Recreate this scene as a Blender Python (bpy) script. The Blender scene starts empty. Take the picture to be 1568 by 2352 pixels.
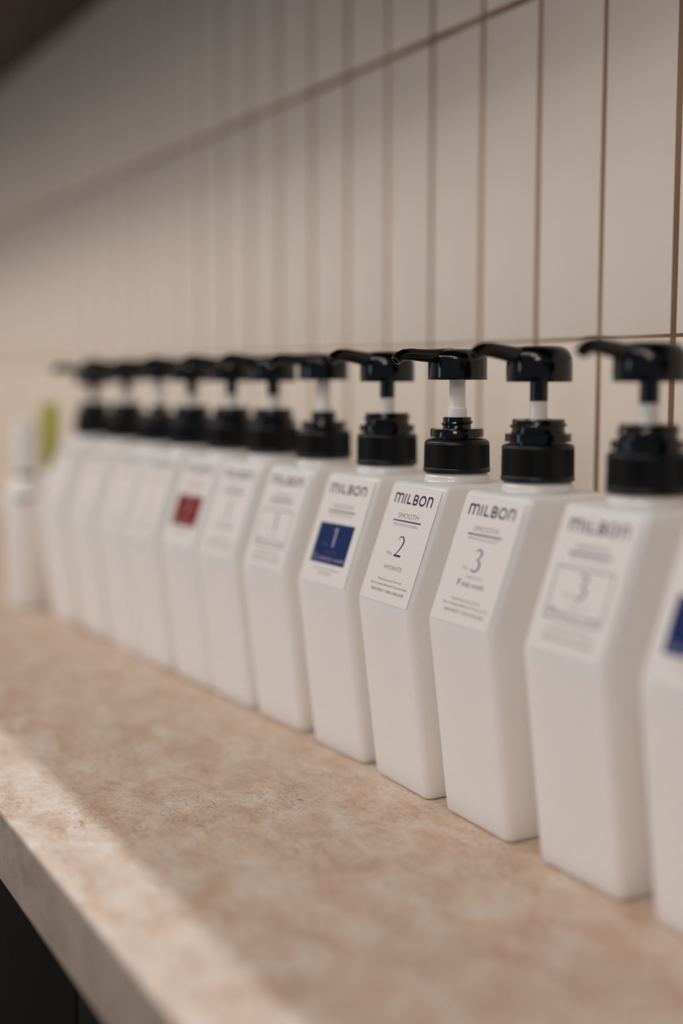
import bpy, bmesh, math, random
from mathutils import Vector, Matrix
random.seed(7)
S = bpy.context.scene
COL = S.collection

# ------------------------------------------------------------------ camera
# X runs along the row (far end = -X), Y towards the tiled wall, Z = height above the counter top
cam = bpy.data.cameras.new('camera')
cam_o = bpy.data.objects.new('camera', cam); COL.objects.link(cam_o)
cam.sensor_fit = 'VERTICAL'; cam.sensor_height = 36.0; cam.sensor_width = 24.0
cam.lens = 2850.0 / 2352.0 * 36.0
cam.clip_start = 0.01
R3 = Matrix(((0.4884001930779369, 0.09165115842672007, -0.8677933605187782),
             (0.8726197633571188, -0.051296618929667415, 0.4856988835533293),
             (0.0, -0.9944690654039595, -0.1050298907672252)))
rot = Matrix((R3.col[0], -R3.col[1], -R3.col[2])).transposed()
cam_o.matrix_world = Matrix.Translation((0, 0, 0.26)) @ rot.to_4x4()
cam.dof.use_dof = True
cam.dof.focus_distance = 0.768
cam.dof.aperture_fstop = 1.6
cam.dof.aperture_blades = 0
S.camera = cam_o

# ------------------------------------------------------------------ world, lights, exposure
S.view_settings.view_transform = 'Standard'
S.view_settings.look = 'None'
S.view_settings.gamma = 1.0
S.view_settings.use_curve_mapping = False
S.view_settings.exposure = -0.07
w = bpy.data.worlds.new('world'); S.world = w; w.use_nodes = True
bg = w.node_tree.nodes['Background']
bg.inputs[0].default_value = (0.68, 0.82, 1.0, 1); bg.inputs[1].default_value = 0.20

def area(name, loc, target, sx, sy, watts, col, shape='RECTANGLE'):
    l = bpy.data.lights.new(name, 'AREA'); l.shape = shape
    l.size = sx; l.size_y = sy; l.energy = watts; l.color = col
    o = bpy.data.objects.new(name, l); COL.objects.link(o)
    o.location = loc
    o.rotation_euler = (Vector(target) - Vector(loc)).to_track_quat('-Z', 'Y').to_euler()
    return o
WARM = (1.0, 0.86, 0.73); NEUTRAL = (1.0, 0.97, 0.95); COOL = (0.72, 0.85, 1.0)
area('window_light', (-1.93, -3.2, 0.60), (-0.8, 0.4, 0.2), 0.5, 1.4, 7.5, (0.60, 0.78, 1.0))
area('counter_strip_light', (-0.9, 0.123, 1.62), (-0.9, 0.123, 0), 3.6, 0.012, 20.0, (0.78, 0.88, 1.0))
area('ceiling_row_light', (-0.9, -1.40, 1.64), (-0.9, 0.4, 0.3), 4.5, 0.16, 2.2, (0.80, 0.86, 1.0))
area('ceiling_far_light', (-2.2, -0.75, 1.64), (-1.9, 0.4, 0.2), 1.8, 0.3, 22, (1.0, 0.90, 0.77))
area('ceiling_mid_light', (-0.45, -0.75, 1.64), (-0.5, 0.4, 0.2), 1.5, 0.3, 8, (0.88, 0.92, 1.0))
area('right_room_light', (1.6, -1.7, 1.6), (-0.6, 0.4, 0.2), 0.8, 0.8, 22, (1.0, 0.76, 0.54))
for i, (x, y) in enumerate([(0.55, -0.9), (0.2, -1.3)]):
    area('downlight', (x, y, 1.62), (-0.7, 0.4, 0.2), 0.09, 0.09, 2.3, WARM, 'DISK')

# ------------------------------------------------------------------ helpers
def lin(r, g, b):
    f = lambda c: (c/255/12.92) if c/255 <= 0.04045 else ((c/255+0.055)/1.055)**2.4
    return (f(r), f(g), f(b), 1)

def mat(name, col, rough=0.5, spec=0.5, sss=0.0, sss_r=(1, .6, .4), sss_s=0.01, coat=0.0, bump=0.0, bscale=300):
    m = bpy.data.materials.new(name); m.use_nodes = True
    n = m.node_tree.nodes; p = n['Principled BSDF']
    p.inputs['Base Color'].default_value = col
    p.inputs['Roughness'].default_value = rough
    p.inputs['Specular IOR Level'].default_value = spec
    p.inputs['Subsurface Weight'].default_value = sss
    p.inputs['Subsurface Radius'].default_value = sss_r
    p.inputs['Subsurface Scale'].default_value = sss_s
    p.inputs['Coat Weight'].default_value = coat
    if bump:
        t = n.new('ShaderNodeTexCoord'); z = n.new('ShaderNodeTexNoise'); b = n.new('ShaderNodeBump')
        z.inputs['Scale'].default_value = bscale; z.inputs['Detail'].default_value = 3
        b.inputs['Strength'].default_value = bump; b.inputs['Distance'].default_value = 0.001
        L = m.node_tree.links
        L.new(t.outputs['Object'], z.inputs['Vector']); L.new(z.outputs['Fac'], b.inputs['Height'])
        L.new(b.outputs['Normal'], p.inputs['Normal'])
    return m

def laminate(name, ramp, fleck, flk=0.5):
    """mottled stone-look laminate: two scales of cloudy patches plus small dark flecks"""
    m = bpy.data.materials.new(name); m.use_nodes = True
    n = m.node_tree.nodes; L = m.node_tree.links; p = n['Principled BSDF']
    tc = n.new('ShaderNodeTexCoord'); mp = n.new('ShaderNodeMapping')
    mp.inputs['Scale'].default_value = (0.75, 1.15, 1.0)
    L.new(tc.outputs['Object'], mp.inputs['Vector'])
    def noise(sc, det, rough, dist=0.0):
        z = n.new('ShaderNodeTexNoise'); z.inputs['Scale'].default_value = sc
        z.inputs['Detail'].default_value = det; z.inputs['Roughness'].default_value = rough
        z.inputs['Distortion'].default_value = dist
        L.new(mp.outputs['Vector'], z.inputs['Vector']); return z
    big = noise(38, 7, 0.64, 0.7); fine = noise(150, 6, 0.72, 1.3)
    mx = n.new('ShaderNodeMix'); mx.data_type = 'FLOAT'; mx.inputs[0].default_value = 0.45
    L.new(big.outputs['Fac'], mx.inputs[2]); L.new(fine.outputs['Fac'], mx.inputs[3])
    cr = n.new('ShaderNodeValToRGB'); e = cr.color_ramp.elements
    e[0].position = ramp[0][0]; e[0].color = ramp[0][1]
    e[1].position = ramp[-1][0]; e[1].color = ramp[-1][1]
    for q, c in ramp[1:-1]:
        k = e.new(q); k.color = c
    L.new(mx.outputs[0], cr.inputs[0])
    pk = noise(17, 2, 0.5); rp = n.new('ShaderNodeMapRange'); rp.inputs[1].default_value = 0.50; rp.inputs[2].default_value = 0.72
    rp.inputs[4].default_value = 0.28
    L.new(pk.outputs['Fac'], rp.inputs[0]); mp2 = n.new('ShaderNodeMix'); mp2.data_type = 'RGBA'; mp2.blend_type = 'MULTIPLY'
    L.new(rp.outputs[0], mp2.inputs[0]); L.new(cr.outputs[0], mp2.inputs[6]); mp2.inputs[7].default_value = (1.0, 0.88, 0.86, 1)
    fl = noise(210, 3, 0.55, 2.0); pt = noise(11, 3, 0.6)
    r1 = n.new('ShaderNodeMapRange'); r1.inputs[1].default_value = 0.56; r1.inputs[2].default_value = 0.68
    L.new(fl.outputs['Fac'], r1.inputs[0])
    r2 = n.new('ShaderNodeMapRange'); r2.inputs[1].default_value = 0.44; r2.inputs[2].default_value = 0.62
    L.new(pt.outputs['Fac'], r2.inputs[0])
    mu = n.new('ShaderNodeMath'); mu.operation = 'MULTIPLY'
    L.new(r1.outputs[0], mu.inputs[0]); L.new(r2.outputs[0], mu.inputs[1])
    mu2 = n.new('ShaderNodeMath'); mu2.operation = 'MULTIPLY'; mu2.inputs[1].default_value = flk
    L.new(mu.outputs[0], mu2.inputs[0])
    mc = n.new('ShaderNodeMix'); mc.data_type = 'RGBA'
    L.new(mu2.outputs[0], mc.inputs[0]); L.new(mp2.outputs[2], mc.inputs[6]); mc.inputs[7].default_value = fleck
    L.new(mc.outputs[2], p.inputs['Base Color'])
    p.inputs['Roughness'].default_value = 0.5; p.inputs['Specular IOR Level'].default_value = 0.35
    b = n.new('ShaderNodeBump'); b.inputs['Strength'].default_value = 0.08; b.inputs['Distance'].default_value = 0.0006
    L.new(fine.outputs['Fac'], b.inputs['Height']); L.new(b.outputs['Normal'], p.inputs['Normal'])
    return m

def noisy(name, c1, c2, scale, rough, spec=0.5, stretch=(1, 1, 1), bump=0.0):
    m = mat(name, c1, rough, spec)
    n = m.node_tree.nodes; L = m.node_tree.links; p = n['Principled BSDF']
    tc = n.new('ShaderNodeTexCoord'); mp = n.new('ShaderNodeMapping'); mp.inputs['Scale'].default_value = stretch
    z = n.new('ShaderNodeTexNoise'); z.inputs['Scale'].default_value = scale; z.inputs['Detail'].default_value = 5
    cr = n.new('ShaderNodeValToRGB'); cr.color_ramp.elements[0].color = c1; cr.color_ramp.elements[1].color = c2
    cr.color_ramp.elements[0].position = 0.32; cr.color_ramp.elements[1].position = 0.68
    L.new(tc.outputs['Object'], mp.inputs['Vector']); L.new(mp.outputs['Vector'], z.inputs['Vector'])
    L.new(z.outputs['Fac'], cr.inputs[0]); L.new(cr.outputs[0], p.inputs['Base Color'])
    if bump:
        b = n.new('ShaderNodeBump'); b.inputs['Strength'].default_value = bump; b.inputs['Distance'].default_value = 0.002
        L.new(z.outputs['Fac'], b.inputs['Height']); L.new(b.outputs['Normal'], p.inputs['Normal'])
    return m

M = dict(
    plastic=mat('milky_plastic', lin(247, 244, 243), 0.36, 0.45, 0.6, (1.0, 0.80, 0.62), 0.020, bump=0.02, bscale=60),
    neck=mat('glossy_milky_plastic', lin(240, 234, 231), 0.14, 0.55, 0.5, (1.0, 0.80, 0.62), 0.008),
    label=mat('matte_label_film', lin(238, 233, 231), 0.5, 0.35),
    black=mat('glossy_black_plastic', lin(7, 7, 8), 0.13, 0.5),
    cap=mat('ribbed_black_plastic', lin(8, 8, 9), 0.42, 0.4),
    stem=mat('white_pump_plastic', lin(246, 244, 242), 0.22, 0.5, 0.3, (1, .9, .8), 0.003),
    ink=mat('purple_black_ink', lin(38, 20, 66), 0.5),
    grey=mat('grey_ink', lin(72, 62, 66), 0.5),
    brown=mat('brown_grey_ink_neck_shade', lin(112, 96, 82), 0.5),
    navy=mat('navy_ink', lin(18, 34, 98), 0.5),
    violet=mat('violet_ink', lin(70, 56, 104), 0.5),
    blue=mat('blue_ink', lin(10, 36, 98), 0.6, 0.2),
    pale=mat('pale_grey_ink', lin(128, 118, 128), 0.5),
    paleblue=mat('pale_blue_ink', lin(190, 190, 215), 0.5),
    red=mat('red_ink', lin(132, 24, 14), 0.6, 0.2),
    pink=mat('rose_ink', lin(196, 132, 118), 0.5),
    lime=mat('lime_plastic', lin(176, 178, 20), 0.35, 0.4),
    tile=noisy('glazed_tile', lin(233, 220, 208), lin(240, 228, 217), 9, 0.42, 0.35, (1, 1, .5), 0.04),
    grout=noisy('brown_grout', lin(126, 96, 74), lin(178, 148, 122), 16, 0.9, 0.2, (1, 1, .35)),
    wood=noisy('dark_walnut', lin(48, 34, 26), lin(62, 44, 35), 12, 0.5, 0.3, (1, 12, 12)),
    blackboard=noisy('black_laminate', lin(9, 9, 7), lin(13, 13, 11), 40, 0.6, 0.12),
    ceil=noisy('ceiling_paint', lin(226, 220, 212), lin(232, 226, 218), 3, 0.9, 0.2),
    floor=noisy('dark_floor', lin(96, 84, 74), lin(116, 102, 90), 4, 0.5, 0.4, (1, 6, 1)),
)
M['counter'] = laminate('travertine_laminate',
    [(0.35, lin(184, 151, 127)), (0.43, lin(200, 172, 150)), (0.51, lin(212, 190, 171)), (0.62, lin(222, 209, 197))],
    lin(96, 76, 70), 0.75)
M['counter_edge'] = laminate('shaded_laminate_edging',  # darker, greyer than the top: the front's dimmer light put into the colour
    [(0.36, lin(150, 134, 120)), (0.5, lin(168, 152, 139)), (0.64, lin(182, 168, 157))], lin(96, 80, 76), 0.4)

def link(name, me, m=None, parent=None, smooth=None):
    o = bpy.data.objects.new(name, me); COL.objects.link(o)
    if m is not None and not me.materials: me.materials.append(m)
    if parent is not None: o.parent = parent
    return o
def finish(bm, name, smooth=35):
    bmesh.ops.recalc_face_normals(bm, faces=bm.faces)
    me = bpy.data.meshes.new(name)
    for f in bm.faces: f.smooth = smooth > 0
    if smooth > 0:
        for e in bm.edges:
            if len(e.link_faces) == 2 and e.calc_face_angle(0) > math.radians(smooth): e.smooth = False
    bm.to_mesh(me); bm.free(); return me
def tag(o, label, cat, group=None):
    o['label'] = label; o['category'] = cat
    if group: o['group'] = group
def structure(o): o['kind'] = 'structure'; return o

def box_me(name, x0, x1, y0, y1, z0, z1, bevel=0.0, seg=2):
    bm = bmesh.new(); bmesh.ops.create_cube(bm, size=1)
    for v in bm.verts:
        v.co = Vector(((x0+x1)/2 + v.co.x*(x1-x0), (y0+y1)/2 + v.co.y*(y1-y0), (z0+z1)/2 + v.co.z*(z1-z0)))
    if bevel: bmesh.ops.bevel(bm, geom=bm.edges[:], offset=bevel, segments=seg, profile=0.6, affect='EDGES')
    return finish(bm, name, 30)

def lathe(bm, prof, n=64, c=(0, 0), rib=None, closed=True):
    """prof: list of (r, z); rib=(count, depth, z0, z1) cuts vertical ribs"""
    rings = []
    for r, z in prof:
        if r < 1e-7: rings.append([bm.verts.new((c[0], c[1], z))]); continue
        ring = []
        for k in range(n):
            a = 2*math.pi*k/n; rr = r
            if rib and rib[2] <= z <= rib[3] and k % 2: rr = r - rib[1]
            ring.append(bm.verts.new((c[0] + rr*math.cos(a), c[1] + rr*math.sin(a), z)))
        rings.append(ring)
    for a, b in zip(rings, rings[1:]):
        if len(a) == 1 and len(b) == 1: continue
        for k in range(n):
            j = (k+1) % n
            if len(a) == 1: bm.faces.new((a[0], b[k], b[j]))
            elif len(b) == 1: bm.faces.new((a[k], b[0], a[j]))
            else: bm.faces.new((a[k], b[k], b[j], a[j]))
    if closed:
        for r in (rings[0], rings[-1]):
            if len(r) > 2: bm.faces.new(r)

def tube(bm, pts, radii, n=20, flat=1.0, cap0=True, cap1=True):
    rings = []; up = Vector((1, 0, 0))
    for i, p in enumerate(pts):
        p = Vector(p)
        a = Vector(pts[max(i-1, 0)]); b = Vector(pts[min(i+1, len(pts)-1)])
        t = (b-a).normalized(); s = (up - t*up.dot(t)).normalized(); u = t.cross(s)
        rings.append([bm.verts.new(p + (s*math.cos(2*math.pi*k/n) + u*math.sin(2*math.pi*k/n)*flat)*radii[i]) for k in range(n)])
    for a, b in zip(rings, rings[1:]):
        for k in range(n): bm.faces.new((a[k], a[(k+1) % n], b[(k+1) % n], b[k]))
    if cap0: bm.faces.new(rings[0])
    if cap1: bm.faces.new(rings[-1])
    return rings

# ------------------------------------------------------------------ the setting
X0, X1 = -3.05, 0.75          # extent along the row
YW, YF = 0.585, 0.175         # wall face, counter front edge
wall = structure(link('wall_back', box_me('wall_back', X0, X1, YW-0.0018, YW+0.12, -0.9, 1.7), M['grout']))
PITCH, TH, J = 0.0712, 0.251, 0.0050
tile_meshes = []
def tile_me(h, z0=0):
    bm = bmesh.new(); bmesh.ops.create_cube(bm, size=1)
    for v in bm.verts: v.co = Vector((v.co.x*(PITCH-J), v.co.y*0.006, v.co.z*h))
    fr = [e for e in bm.edges if all(v.co.y < 0 for v in e.verts)]
    bmesh.ops.bevel(bm, geom=fr, offset=0.0007, segments=2, profile=0.6, affect='EDGES')
    return finish(bm, 'tile', 30)
rows = [(0.0385+0.0015, 0.2892-0.0011), (0.2892+0.0011, 0.5400-0.0026), (0.5400+0.0026, 0.7855)]
full = [tile_me(b-a) for a, b in rows]; low = tile_me(0.035)
x = -0.6024 + PITCH*14.5
k = 0
while x > X0 + PITCH/2:
    for (za, zb), me in list(zip(rows, full)) + [((0.001, 0.036), low)]:
        t = link('tile', me, M['tile'], wall)
        t.location = (x + random.uniform(-.0003, .0003), YW + 0.0005 + random.uniform(-0.00025, 0.00025), (za+zb)/2)
        t.rotation_euler = (random.uniform(-.0008, .0008), 0, random.uniform(-.004, .004))
    x -= PITCH; k += 1
structure(link('wall_left', box_me('wall_left', X0-0.12, X0, -3.4, YW+0.12, -0.9, 1.7), M['ceil']))
structure(link('ceiling', box_me('ceiling', X0-0.12, 2.6, -3.4, YW+0.12, 1.7, 1.8), M['ceil']))
structure(link('floor', box_me('floor', X0-0.12, 2.6, -3.4, YW+0.12, -1.0, -0.9), M['floor']))

# counter top with its front edging strip, shade put into the strip's colour
ct = bpy.data.objects.new('countertop', None); COL.objects.link(ct); ct.location = (-1.1, YF, 0)
tag(ct, 'long beige mottled stone-look laminate counter top carrying the row of bottles', 'countertop')
def local(me, loc): me.transform(Matrix.Translation(-Vector(loc))); return me
link('top_slab', local(box_me('top_slab', X0+0.002, 0.75, YF+0.001, YW-0.0026, -0.0425, 0.0, 0.0012), ct.location), M['counter'], ct)
link('front_edging', local(box_me('front_edging', X0+0.002, 0.75, YF, YF+0.0009, -0.0425, -0.0008), ct.location), M['counter_edge'], ct)

# base cabinets below, wall cabinets above
def handle_me():
    bm = bmesh.new()
    tube(bm, [(0, 0.022, -0.06), (0, 0.004, -0.06), (0, 0, -0.056), (0, 0, 0.056), (0, 0.004, 0.06), (0, 0.022, 0.06)], [0.004]*6, 12)
    return finish(bm, 'handle')
hm = handle_me()
names_b = ['black base cabinet under the near end of the counter', 'black base cabinet whose door seam shows at the bottom left',
           'black base cabinet second from the seam towards the far end', 'black base cabinet third from the seam towards the far end',
           'black base cabinet below the lime-capped bottle', 'black base cabinet at the far left wall']
for i in range(6):
    x1 = -0.654 + 0.6*(1-i) + 0.6; x0 = x1 - 0.6
    x1 = min(x1, 0.75); x0 = max(x0, X0 + 0.002)
    if x1 - x0 < 0.1: continue
    b = bpy.data.objects.new('base_cabinet', None); COL.objects.link(b); b.location = ((x0+x1)/2, 0.212, -0.9)
    tag(b, names_b[i], 'cabinet', 'base cabinets under the counter')
    link('carcass', local(box_me('carcass', x0+0.0005, x1-0.0005, 0.214, YW-0.0026, -0.80, -0.043), b.location), M['blackboard'], b)
    link('plinth', local(box_me('plinth', x0+0.0005, x1-0.0005, 0.26, YW-0.0026, -0.9, -0.80), b.location), M['blackboard'], b)
    d = link('door', local(box_me('door', x0+0.002, x1-0.002, 0.195, 0.2135, -0.795, -0.046, 0.001), b.location), M['blackboard'], b)
    h = link('handle', hm, M['cap'], d); h.location = (0.26, -0.039, 0.62)
names_u = ['dark brown wall cabinet above the near bottles', 'dark brown wall cabinet above the red-panel bottle',
           'dark brown wall cabinet whose underside fills the top left corner', 'dark brown wall cabinet in the far left corner']
for i in range(4):
    x1 = 0.75 - i*0.95; x0 = x1 - 0.95
    if i == 3: x0 = X0 + 0.002
    b = bpy.data.objects.new('wall_cabinet', None); COL.objects.link(b); b.location = ((x0+x1)/2, 0.37, 0.7875)
    tag(b, names_u[i], 'cabinet', 'wall cabinets over the tiles')
    link('carcass', local(box_me('carcass', x0+0.0005, x1-0.0005, 0.192, YW-0.0026, 0.7875, 1.45), b.location), M['wood'], b)
    for s in (0, 1):
        xa = x0 + (x1-x0)/2*s; xb = xa + (x1-x0)/2
        d = link('door', local(box_me('door', xa+0.002, xb-0.002, 0.173, 0.1915, 0.7895, 1.448, 0.001), b.location), M['wood'], b)
        h = link('handle', hm, M['cap'], d); h.location = ((xa+xb)/2 - b.location.x + (0.18 if s == 0 else -0.18), -0.217, 0.12)

# ------------------------------------------------------------------ pump bottle meshes (metres, origin on counter below the pump axis)
def body_me():
    W = 0.0655; r = 0.0048; nc = 7
    # (z, front y, back y, inset)
    T = 0.060
    fr = lambda z: -0.041 - 0.0145*(z/0.120) if z < 0.120 else -0.0555 + 0.0275*(z-0.120)/0.076
    def front(z):                   # chevron profile with a softly rounded elbow
        d = 0.004
        if abs(z-0.120) < d:
            t = (z-0.120+d)/(2*d); a = fr(0.120-d); b = fr(0.120+d); c = fr(0.120)
            return (1-t)**2*a + 2*t*(1-t)*c + t*t*b
        return fr(z)
    zs = [(0.0, .0030), (0.0006, .0014), (0.0016, .0005), (0.003, 0)] + [(0.003+(0.116-0.003)*i/10, 0) for i in range(1, 11)]
    zs += [(0.116+0.008*i/6, 0) for i in range(1, 7)] + [(0.124+(0.1928-0.124)*i/7, 0) for i in range(1, 8)]
    zs += [(0.1941, .0003), (0.1951, .0010), (0.1957, .0022), (0.1960, .0042)]
    bm = bmesh.new(); rings = []
    for z, ins in zs:
        yf = front(z) + ins; yb = front(z) + T - ins; w2 = W/2 - ins; rr = max(r-ins*0.4, 0.002)
        ring = []
        for cx, cy, a0 in ((w2-rr, yb-rr, 0), (-w2+rr, yb-rr, 90), (-w2+rr, yf+rr, 180), (w2-rr, yf+rr, 270)):
            for k in range(nc):
                a = math.radians(a0 + 90*k/(nc-1)); ring.append(bm.verts.new((cx+rr*math.cos(a), cy+rr*math.sin(a), z)))
        rings.append(ring)
    n = len(rings[0])
    for a, b in zip(rings, rings[1:]):
        for k in range(n): bm.faces.new((a[k], a[(k+1) % n], b[(k+1) % n], b[k]))
    bm.faces.new(rings[0]); bm.faces.new(rings[-1])
    return finish(bm, 'body', 40)
def neck_me():
    bm = bmesh.new()
    lathe(bm, [(.0232, .1952), (.0230, .1960), (.0222, .1965), (.0216, .1974), (.0213, .1988), (.0209, .2000), (.0203, .2008), (.0196, .2014), (.0190, .2020), (.0190, .2032)], 64)
    return finish(bm, 'neck', 50)
def cap_me(rounded):
    bm = bmesh.new(); z = 0.2022
    if rounded:
        p = [(.0195, 0), (.0212, 0), (.0214, .0006), (.0214, .0022), (.02125, .0028), (.0211, .00305), (.0211, .0032), (.0208, .0176), (.0208, .01775), (.0207, .0180), (.0207, .0188), (.0198, .0201), (.0182, .0210), (.0160, .0214), (.0135, .0215)]
    else:
        p = [(.0195, 0), (.0212, 0), (.0215, .0005), (.0215, .0018), (.0213, .0024), (.0212, .00305), (.0212, .0032), (.0210, .0186), (.0210, .01875), (.0211, .0194), (.0208, .0203), (.0200, .0211), (.0186, .0214), (.0165, .0215)]
    q = [(r, z + h) for r, h in p]
    lathe(bm, q, 240, rib=(120, .00045, z+.0031, z+(.0177 if rounded else .0187)))
    return finish(bm, 'screw_cap', 50)
def collar_me(wide):
    bm = bmesh.new(); z = 0.2235
    if wide:
        p = [(.0165, 0), (.0165, .0014), (.0192, .0015), (.0192, .0058), (.0188, .0062), (.0158, .0063), (.0158, .0072), (.0153, .0076), (.0153, .0140), (.0149, .0145), (.0080, .0145), (.0080, .0110), (0, .0110)]
        rt, zt0, pitch = .0155, .0098, .0019
    else:
        p = [(.0136, 0), (.0136, .0010), (.0170, .0011), (.0170, .0060), (.0167, .0064), (.0092, .0065), (.0090, .0070), (.0090, .0133), (.0087, .0136), (.0068, .0136), (.0068, .0100), (0, .0100)]
        rt, zt0, pitch = .0091, .0082, .0030
    lathe(bm, [(r, z+h) for r, h in p], 72)
    pts = []; N = 60                 # one raised thread turn
    for i in range(N+1):
        a = math.radians(-250 + 400*i/N); pts.append((rt*math.cos(a), rt*math.sin(a), z+zt0+pitch*i/N))
    rr = [0.00035 + 0.00075*min(1, min(i, N-i)/8) for i in range(N+1)]
    tube(bm, pts, rr, 8)
    return finish(bm, 'threaded_collar', 40)
def stem_me(z0, z1, r0, r1=None, step=None):
    bm = bmesh.new(); r1 = r1 or r0
    p = [(r0, z0), (r0, z1)] if step is None else [(r0, z0), (r0, step-.0004), (r0-.0004, step), (r1, step+.0003), (r1, z1)]
    lathe(bm, p, 40); return finish(bm, 'stem', 40)
def head_me(kind):
    bm = bmesh.new()
    if kind == 'P':
        z = 0.2595
        p = [(.0160, .0010), (.0176, 0), (.0189, 0), (.0191, .0005), (.0190, .0108), (.0188, .0132), (.0181, .0156), (.0168, .0177), (.0150, .0193), (.0128, .0203), (.0095, .0207), (0, .0209)]
    else:
        z = 0.2608
        p = [(.0160, .0010), (.0178, 0), (.0188, 0), (.0190, .0005), (.0190, .0015), (.0188, .0017), (.0188, .0128), (.0186, .0142), (.0178, .0155), (.0164, .0167), (.0146, .0178), (.0125, .0187), (.0095, .0193), (0, .0195)]
    lathe(bm, [(0, z+.001)] + [(r, z+h) for r, h in p], 72)
    return finish(bm, 'pump_head', 40)
def spout_me(kind):
    bm = bmesh.new()
    if kind == 'P':
        path = [(0, -.004, .2738), (0, -.012, .2740), (0, -.020, .2752), (0, -.028, .2766), (0, -.035, .2776), (0, -.040, .2774), (0, -.0435, .2760), (0, -.0458, .2738)]
    else:
        path = [(0, -.004, .2760), (0, -.012, .2758), (0, -.020, .2757), (0, -.028, .2760), (0, -.035, .2765), (0, -.040, .2760), (0, -.0435, .2745), (0, -.0458, .2724)]
    rr = [.0058, .0056, .0052, .0049, .0047, .0045, .0042, .0038] if kind == 'P' else [.0052, .0050, .0046, .0043, .0041, .0040, .0038, .0035]
    r = tube(bm, path, rr, 24, 0.92, True, False)
    # hollow mouth
    outer = r[-1]; c = sum((v.co for v in outer), Vector())/len(outer)
    inner = [bm.verts.new(c + (v.co-c)*0.72) for v in outer]
    n = len(outer)
    for k in range(n): bm.faces.new((outer[k], outer[(k+1) % n], inner[(k+1) % n], inner[k]))
    d = Vector((0, .004, .0042)); deep = [bm.verts.new(v.co + d) for v in inner]
    for k in range(n): bm.faces.new((inner[k], inner[(k+1) % n], deep[(k+1) % n], deep[k]))
    bm.faces.new(deep)
    return finish(bm, 'spout', 40)
ME = dict(body=body_me(), neck=neck_me(), capP=cap_me(False), capQ=cap_me(True), colP=collar_me(True), colQ=collar_me(False),
          wP=stem_me(.2345, .2486, .0051), bP=stem_me(.2484, .2606, .0052), wQ=stem_me(.2335, .2618, .0062, .0052, .2430),
          headP=head_me('P'), headQ=head_me('Q'), spP=spout_me('P'), spQ=spout_me('Q'))
# label film on the slanted upper front
LBL_W, LBL_B0, LBL_B1 = 0.0592, 0.0018, 0.0770
def label_me():
    bm = bmesh.new(); t = 0.00006; r = 0.0006
    pts = []
    for cx, cy, a0 in ((LBL_W/2-r, LBL_B1-r, 0), (-LBL_W/2+r, LBL_B1-r, 90), (-LBL_W/2+r, LBL_B0+r, 180), (LBL_W/2-r, LBL_B0+r, 270)):
        for k in range(5):
            a = math.radians(a0+22.5*k); pts.append((cx+r*math.cos(a), cy+r*math.sin(a)))
    lo = [bm.verts.new((x, y, 0)) for x, y in pts]; hi = [bm.verts.new((x, y, t)) for x, y in pts]
    n = len(pts)
    for k in range(n): bm.faces.new((lo[k], lo[(k+1) % n], hi[(k+1) % n], hi[k]))
    bm.faces.new(hi); bm.faces.new(lo)
    return finish(bm, 'label', 30)
ME['label'] = label_me()

# ------------------------------------------------------------------ lettering (mm on the label plane; a = right, b = up from the elbow)
ZP = 0.00012
def flat(name, polys):
    me = bpy.data.meshes.new(name); vs = []; fs = []
    for p in polys:
        fs.append(list(range(len(vs), len(vs)+len(p)))); vs += [(x/1000, y/1000, ZP) for x, y in p]
    me.from_pydata(vs, [], fs); me.update(); return me
def spline(pts, n=7):
    out = []
    for i in range(len(pts)-1):
        p0 = pts[max(i-1, 0)]; p1 = pts[i]; p2 = pts[i+1]; p3 = pts[min(i+2, len(pts)-1)]
        for k in range(n):
            t = k/n
            out.append([0.5*((2*b) + (-a+c)*t + (2*a-5*b+4*c-d)*t*t + (-a+3*b-3*c+d)*t**3) for a, b, c, d in zip(p0, p1, p2, p3)])
    out.append(list(pts[-1])); return out
def ribbon(pts, smooth=True):
    """pts: (x, y, width) -> quads of a stroke of varying width"""
    q = spline(pts) if smooth else [list(p) for p in pts]
    L, Rr = [], []
    for i, p in enumerate(q):
        a = q[max(i-1, 0)]; b = q[min(i+1, len(q)-1)]
        dx, dy = b[0]-a[0], b[1]-a[1]; l = math.hypot(dx, dy) or 1
        nx, ny = -dy/l*p[2]/2, dx/l*p[2]/2
        L.append((p[0]+nx, p[1]+ny)); Rr.append((p[0]-nx, p[1]-ny))
    return [[L[i], L[i+1], Rr[i+1], Rr[i]] for i in range(len(q)-1)]
def rect(x0, x1, y0, y1): return [(x0, y0), (x1, y0), (x1, y1), (x0, y1)]
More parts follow.
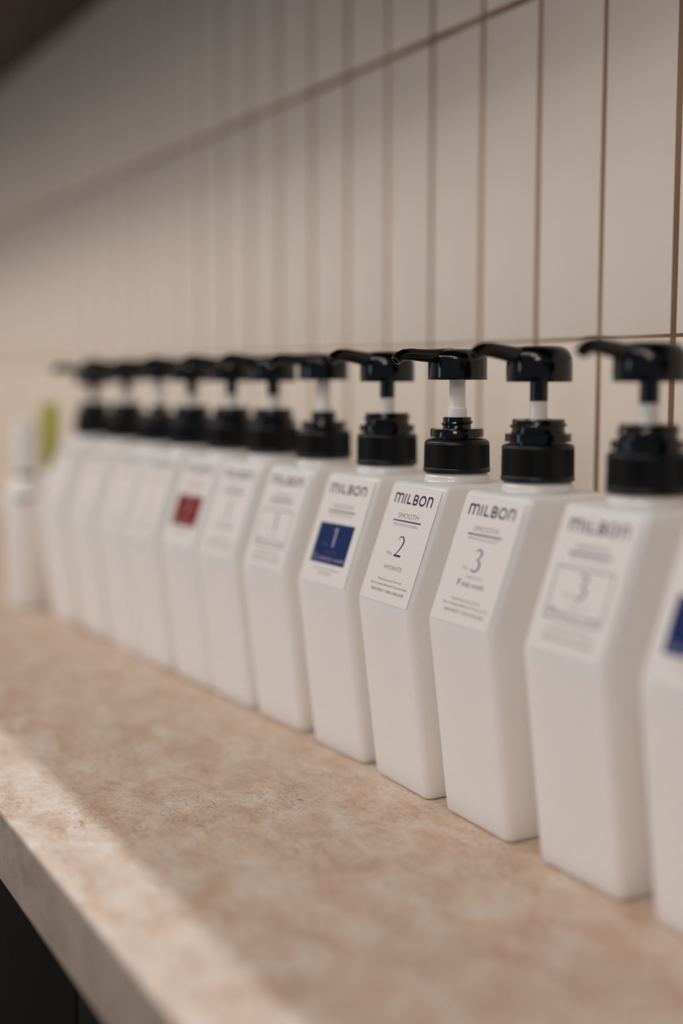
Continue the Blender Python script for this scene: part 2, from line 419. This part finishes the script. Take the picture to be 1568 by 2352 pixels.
def logo(W=45.4, b0=66.0, h=6.7):
    s = 1.32; P = []
    def arch(x0, x1):
        xm = (x0+x1)/2
        return ribbon([(x0, b0+h-2.6, s), (x0+.35, b0+h-1.2, s), (xm, b0+h-.45, s*.95), (x1-.35, b0+h-1.2, s), (x1, b0+h-2.6, s), (x1, b0, s)])
    P += [rect(-22.7, -22.7+s, b0, b0+h)] + arch(-22.1, -17.6) + arch(-17.6, -13.1)           # m
    P += [rect(-10.6, -10.6+s, b0, b0+h)]                                                    # i
    P += [rect(-7.0, -7.0+s, b0, b0+h), rect(-7.0+s, -2.2, b0, b0+s)]                        # L
    P += [rect(0, s*1.05, b0, b0+h)]                                                         # B
    P += ribbon([(.6, b0+h-.5, s), (3.0, b0+h-.5, s), (4.6, b0+h-1.1, s), (4.7, b0+h-2.3, s), (3.2, b0+h/2+.1, s), (.6, b0+h/2+.05, s)])
    P += ribbon([(3.0, b0+h/2, s), (4.6, b0+h/2-.5, s), (5.2, b0+1.9, s), (4.6, b0+.8, s), (3.1, b0+.55, s), (.6, b0+.55, s)])
    cx, rx, ry = 11.0, 3.3, h/2-.45                                                          # o
    P += ribbon([(cx+rx*math.cos(t*math.pi/12), b0+h/2+ry*math.sin(t*math.pi/12), s) for t in range(25)], False)
    P += [rect(16.6, 16.6+s, b0, b0+h)] + arch(17.2, 22.1)                                   # n
    k = W/45.4
    return [[(x*k, y) for x, y in p] for p in P]
def digit(d, x, y, h):
    k = h/13.5
    if d == '2':
        P = ribbon([(-3.1, 10.6, .45), (-2.1, 12.5, .65), (.2, 13.2, .8), (2.6, 12.4, 1.15), (3.9, 10.2, 1.5), (3.4, 7.9, 1.4), (1.5, 4.8, 1.0), (-1.0, 2.2, .8), (-2.9, .35, .7)]) + [rect(-3.3, 5.0, 0, 1.35)]
    elif d == '3':
        P = ribbon([(-3, 11.7, .5), (-1.5, 12.9, .75), (.6, 13.2, .9), (2.7, 12, 1.35), (2.9, 9.9, 1.35), (1.3, 7.9, .8), (-.3, 7.2, .55)])
        P += ribbon([(-.3, 7.3, .5), (1.8, 6.7, .85), (3.6, 4.8, 1.5), (3.5, 2.4, 1.5), (1.8, .6, 1.0), (-.6, .3, .8), (-3, 1.1, 1.2)])
    else:
        P = [rect(.5, 2.1, 0, 13.5)] + ribbon([(1.4, 13.1, .8), (-.2, 12.2, .7), (-1.9, 11.4, .6)])
    return [[(x+a*k, y+b*k) for a, b in p] for p in P]
_tc = {}
def text(s, x, y, width, height, weight=-0.012, space=1.0):
    """lettering centred on x, baseline y, fitted to width x cap height (mm)"""
    key = (s, round(x, 2), y, width, height, weight, space)
    if key in _tc: return _tc[key]
    cu = bpy.data.curves.new('lettering', 'FONT'); cu.body = s; cu.size = 1; cu.offset = weight
    cu.space_character = space; cu.resolution_u = 3
    o = bpy.data.objects.new('lettering', cu); COL.objects.link(o)
    dg = bpy.context.evaluated_depsgraph_get(); dg.update()
    me = bpy.data.meshes.new_from_object(o.evaluated_get(dg))
    bpy.data.objects.remove(o); bpy.data.curves.remove(cu)
    xs = [v.co.x for v in me.vertices]; x0, x1 = min(xs), max(xs)
    caph = 0.73                     # cap height of the built-in face at size 1
    for v in me.vertices:
        v.co = Vector(((x + ((v.co.x-x0)/(x1-x0)-0.5)*width)/1000, (y + v.co.y/caph*height)/1000, ZP+0.00004))
    me.materials.clear(); me.name = 'lettering'
    _tc[key] = me; return me

def frame(x0, x1, y0, y1, t):
    return [rect(x0, x1, y0, y0+t), rect(x0, x1, y1-t, y1), rect(x0, x0+t, y0+t, y1-t), rect(x1-t, x1, y0+t, y1-t)]
def raise_(me, dz):
    for v in me.vertices: v.co.z += dz
    return me

_mm = {}
def mcopy(me, m, dz=0):
    k = (me.name, m.name, dz)
    if k not in _mm:
        c = me.copy(); c.materials.clear(); c.materials.append(m)
        for v in c.vertices: v.co.z += dz
        _mm[k] = c
    return _mm[k]
FLAT = {}
def fl(key, polys):
    if key not in FLAT: FLAT[key] = flat(key, polys)
    return FLAT[key]

def fill_label(lb, sp):
    num, style, line, word = sp['num'], sp['style'], sp['line'], sp['word']
    main, rule = sp['ink'], sp['rule']
    def add(name, me, m, dz=0): link(name, mcopy(me, M[m], dz), None, lb)
    top = sp.get('top', 0)
    add('logo_lettering', fl('logo', logo()), 'ink')
    add('range_lettering', text(line, 0, 56.6+top, 24.4, 3.6, -0.02), sp['word_ink'])
    add('rule', fl('rule%s' % top, [rect(-16.8, 16.8, 54.4+top, 55.3+top)]), rule)
    add('professional_lettering', text('PROFESSIONAL', 0, 51.4+top, 29.4, 2.0, -0.018, 1.25), 'brown' if rule != 'pink' else 'pink')
    if style == 'plain':
        if word == 'HYDRATE':
            add('number', fl('n'+num, digit(num, 0, 31.7, 13.5)), main)
            add('number_prefix', text('No.', -8.3, 32, 7.0, 2.8, -0.02), 'grey')
            add('type_lettering', text('HYDRATE', .8, 22.8, 21.2, 3.1, -0.02), 'grey')
        else:
            add('number', fl('np'+num, digit(num, 0, 33.2, 13.5)), main)
            add('number_prefix', text('No.', -8.3, 33.6, 6.5, 2.6, -0.02), 'pale' if rule != 'pink' else 'pink')
            add('small_range_lettering', text(line, 2.0, 28.9, 15, 1.9, -0.02), 'pale' if rule != 'pink' else 'pink')
            add('initial_letter', text(word[0], -10.6, 24, 3.0, 4.1, 0.0), main)
            add('type_lettering', text(word[1:], 3.6, 24, 22, 2.6, -0.005), main)
        add('small_print', text('Professional use only / Color safe', 1.0, 15.4, 29, 1.55, -0.01), 'brown')
        add('small_print', text("R\u00e9serv\u00e9 \u00e0 l'usage professionnel / Protection couleur", 2.0, 12.2, 45, 1.55, -0.01), 'brown')
        add('small_print', text('TREATMENT \u2022 SOIN CAPILLAIRE', 2.0, 8.0, 40.5, 2.0, -0.012), 'brown' if word != 'HYDRATE' else 'grey')
    else:
        y0, y1 = sp['box']; fillc = sp.get('fill')
        if fillc: add('colour_panel', fl('panel%s' % (y0,), [rect(-21.8, 21.8, y0, y1)]), fillc)
        else: add('number_frame', fl('frame%s' % (y0,), frame(-22.2, 22.2, y0, y1, 0.75)), 'pale')
        ic = 'paleblue' if fillc else main; dz = 0.00006 if fillc else 0
        ic2 = 'pale' if not fillc or fillc == 'blue' else 'pink'
        add('number', fl('nb%s%s' % (num, y0), digit(num, 0, y0+12.2, 13.5)), ic, dz)
        add('number_prefix', text('No.', -8.3, y0+12.4, 6.5, 2.6, -0.02), ic2, dz)
        add('small_range_lettering', text(line, 1.0, y0+7.4, 15, 1.7, -0.02), ic2, dz)
        add('initial_letter', text(word[0], -17.2, y0+2.2, 4.2, 4.4, -0.005), ic if fillc else 'violet', dz)
        add('type_lettering', text(word[1:], 3.6, y0+2.2, 34, 2.7, -0.01), ic, dz)
        add('small_print', text('Professional use only / Color safe', 1.0, y0-4.3, 33, 1.55, -0.01), 'brown')
        add('small_print', text("R\u00e9serv\u00e9 \u00e0 l'usage professionnel / Protection couleur" if not fillc else 'TREATMENT', 1.0, y0-7.6, 40 if not fillc else 17, 1.55, -0.01), 'brown')
        if not fillc: add('small_print', text('TREATMENT \u2022 SOIN CAPILLAIRE', 1.0, y0-11.3, 39, 1.9, -0.012), 'brown')

PHI = math.atan2(0.076, 0.0275)
nrm = Vector((0, -math.sin(PHI), math.cos(PHI)))
def make_bottle(s, kind, yaw, sp, label, yo=0.453):
    b = bpy.data.objects.new('pump_bottle', None); COL.objects.link(b)
    b.location = (-s, yo, 0); b.rotation_euler = (0, 0, math.radians(yaw))
    tag(b, label, 'bottle', 'white pump bottles in a row on the counter')
    P = kind == 'P'
    link('body', ME['body'], M['plastic'], b)
    link('neck', ME['neck'], M['neck'], b)
    link('screw_cap', ME['capP' if P else 'capQ'], M['cap'], b)
    link('threaded_collar', ME['colP' if P else 'colQ'], M['black'], b)
    if P:
        link('white_stem', ME['wP'], M['stem'], b); link('black_stem', ME['bP'], M['black'], b)
    else: link('white_stem', ME['wQ'], M['stem'], b)
    hd = link('pump_head', ME['headP' if P else 'headQ'], M['black'], b)
    link('spout', ME['spP' if P else 'spQ'], M['black'], hd)
    if sp.get('press'):                 # pump standing a little lower in its collar
        hd.location.z = -sp['press']; b.children[[c.name.split('.')[0] for c in b.children].index('black_stem')].location.z = -sp['press']
    lb = link('label', ME['label'], M['label'], b)
    lb.location = Vector((0, -0.0555, 0.120)) + nrm*0.00003
    lb.rotation_euler = (PHI, 0, 0)
    fill_label(lb, sp)
    return b

SM = dict(line='SMOOTH', ink='navy', rule='navy', word_ink='grey')
RP = dict(line='REPAIR', ink='pink', rule='pink', word_ink='pink')
row = [  # distance along the row, pump kind, yaw, label spec, description
 (0.396, 'P', 0, dict(SM, num='3', style='box', box=(16.5, 45), fill='blue', word='COARSE HAIR'),
  'white pump bottle nearest the camera, cut off by the right edge of the photo'),
 (0.484, 'P', 0, dict(SM, num='3', style='box', box=(19, 47.5), word='MEDIUM HAIR', ink='violet'),
  'white pump bottle with a number 3 inside a thin outlined square'),
 (0.575, 'P', -1.2, dict(SM, num='3', style='plain', word='FINE HAIR', ink='violet', rule='violet'),
  'white pump bottle with an unframed purple number 3 and the words fine hair'),
 (0.658, 'Q', -1.5, dict(SM, num='2', style='plain', word='HYDRATE'),
  'sharply focused white pump bottle with a dark blue number 2 and the word hydrate'),
 (0.744, 'P', 3, dict(SM, num='1', style='box', box=(16, 44.5), fill='blue', word='COARSE HAIR', top=-1.5),
  'white pump bottle with a solid blue square holding a number 1'),
 (0.8326, 'Q', 4, dict(SM, yo=0.4505, num='1', style='box', box=(18, 46.5), word='MEDIUM HAIR', ink='violet', top=-1),
  'white pump bottle with an outlined number 1 square, beside the solid blue square'),
 (0.9104, 'P', 4, dict(SM, yo=0.446, num='1', style='plain', word='FINE HAIR', ink='violet', rule='violet'),
  'blurred white pump bottle with a plain number 1, between outlined square and red square'),
 (0.9830, 'P', 5, dict(RP, yo=0.442, num='3', style='box', box=(19, 46), fill='red', word='COARSE HAIR'),
  'blurred white pump bottle with a solid red square on its front'),
 (1.0631, 'P', 4, dict(RP, yo=0.438, num='3', style='plain', word='FINE HAIR'),
  'blurred white pump bottle with pink print, first one left of the red square'),
 (1.1381, 'Q', 4, dict(RP, yo=0.435, num='2', style='plain', word='HYDRATE'),
  'blurred white pump bottle with all-white pump stem, second left of the red square'),
 (1.2201, 'P', 4, dict(RP, yo=0.431, num='1', style='plain', word='FINE HAIR'),
  'blurred white pump bottle, second from the far left end of the pump row'),
 (1.3137, 'P', 5, dict(RP, press=0.004, yo=0.427, num='1', style='plain', word='FINE HAIR'),
  'blurred white pump bottle at the far left end of the pump row'),
]
for s, kind, yaw, sp, lab in row: make_bottle(s, kind, yaw, sp, lab, sp.get('yo', 0.453))

# ------------------------------------------------------------------ two small bottles beyond the pump row
def small(name, loc, parts, label):
    o = bpy.data.objects.new(name, None); COL.objects.link(o); o.location = loc
    tag(o, label, 'bottle')
    for nm, prof, m in parts:
        bm = bmesh.new(); lathe(bm, prof, 48); link(nm, finish(bm, nm, 40), M[m], o)
    return o
a = small('squeeze_bottle', (-1.420, 0.380, 0), [
    ('body', [(.022, 0), (.0248, .0010), (.026, .0035), (.026, .130), (.0245, .139), (.018, .147), (.0125, .150)], 'plastic'),
    ('neck', [(.0105, .150), (.0105, .156)], 'brown'),  # brown colour stands in for shadow on the neck under the cap
    ('cap', [(.0150, .156), (.0152, .158), (.0140, .210), (.0128, .214), (0, .215)], 'stem')],
    'blurred slim white bottle with a tall white cap at the far left edge')
mk = bmesh.new()
vs = [[mk.verts.new((.02612*math.cos(math.radians(t)), .02612*math.sin(math.radians(t)), z)) for z in (.1255, .1295)] for t in range(-45, -4, 10)]
for p, q in zip(vs, vs[1:]): mk.faces.new((p[0], q[0], q[1], p[1]))
link('printed_mark', finish(mk, 'printed_mark'), M['grey'], a)
small('lime_capped_bottle', (-1.496, 0.430, 0), [
    ('body', [(.014, 0), (.0162, .001), (.017, .003), (.017, .132), (.016, .142), (.0125, .150), (.010, .153)], 'plastic'),
    ('cap', [(.0100, .153), (.0105, .154), (.0100, .200), (.0096, .228), (.0085, .233), (0, .234)], 'lime')],
    'blurred white bottle with a tall lime green cap beside the far pump bottle')
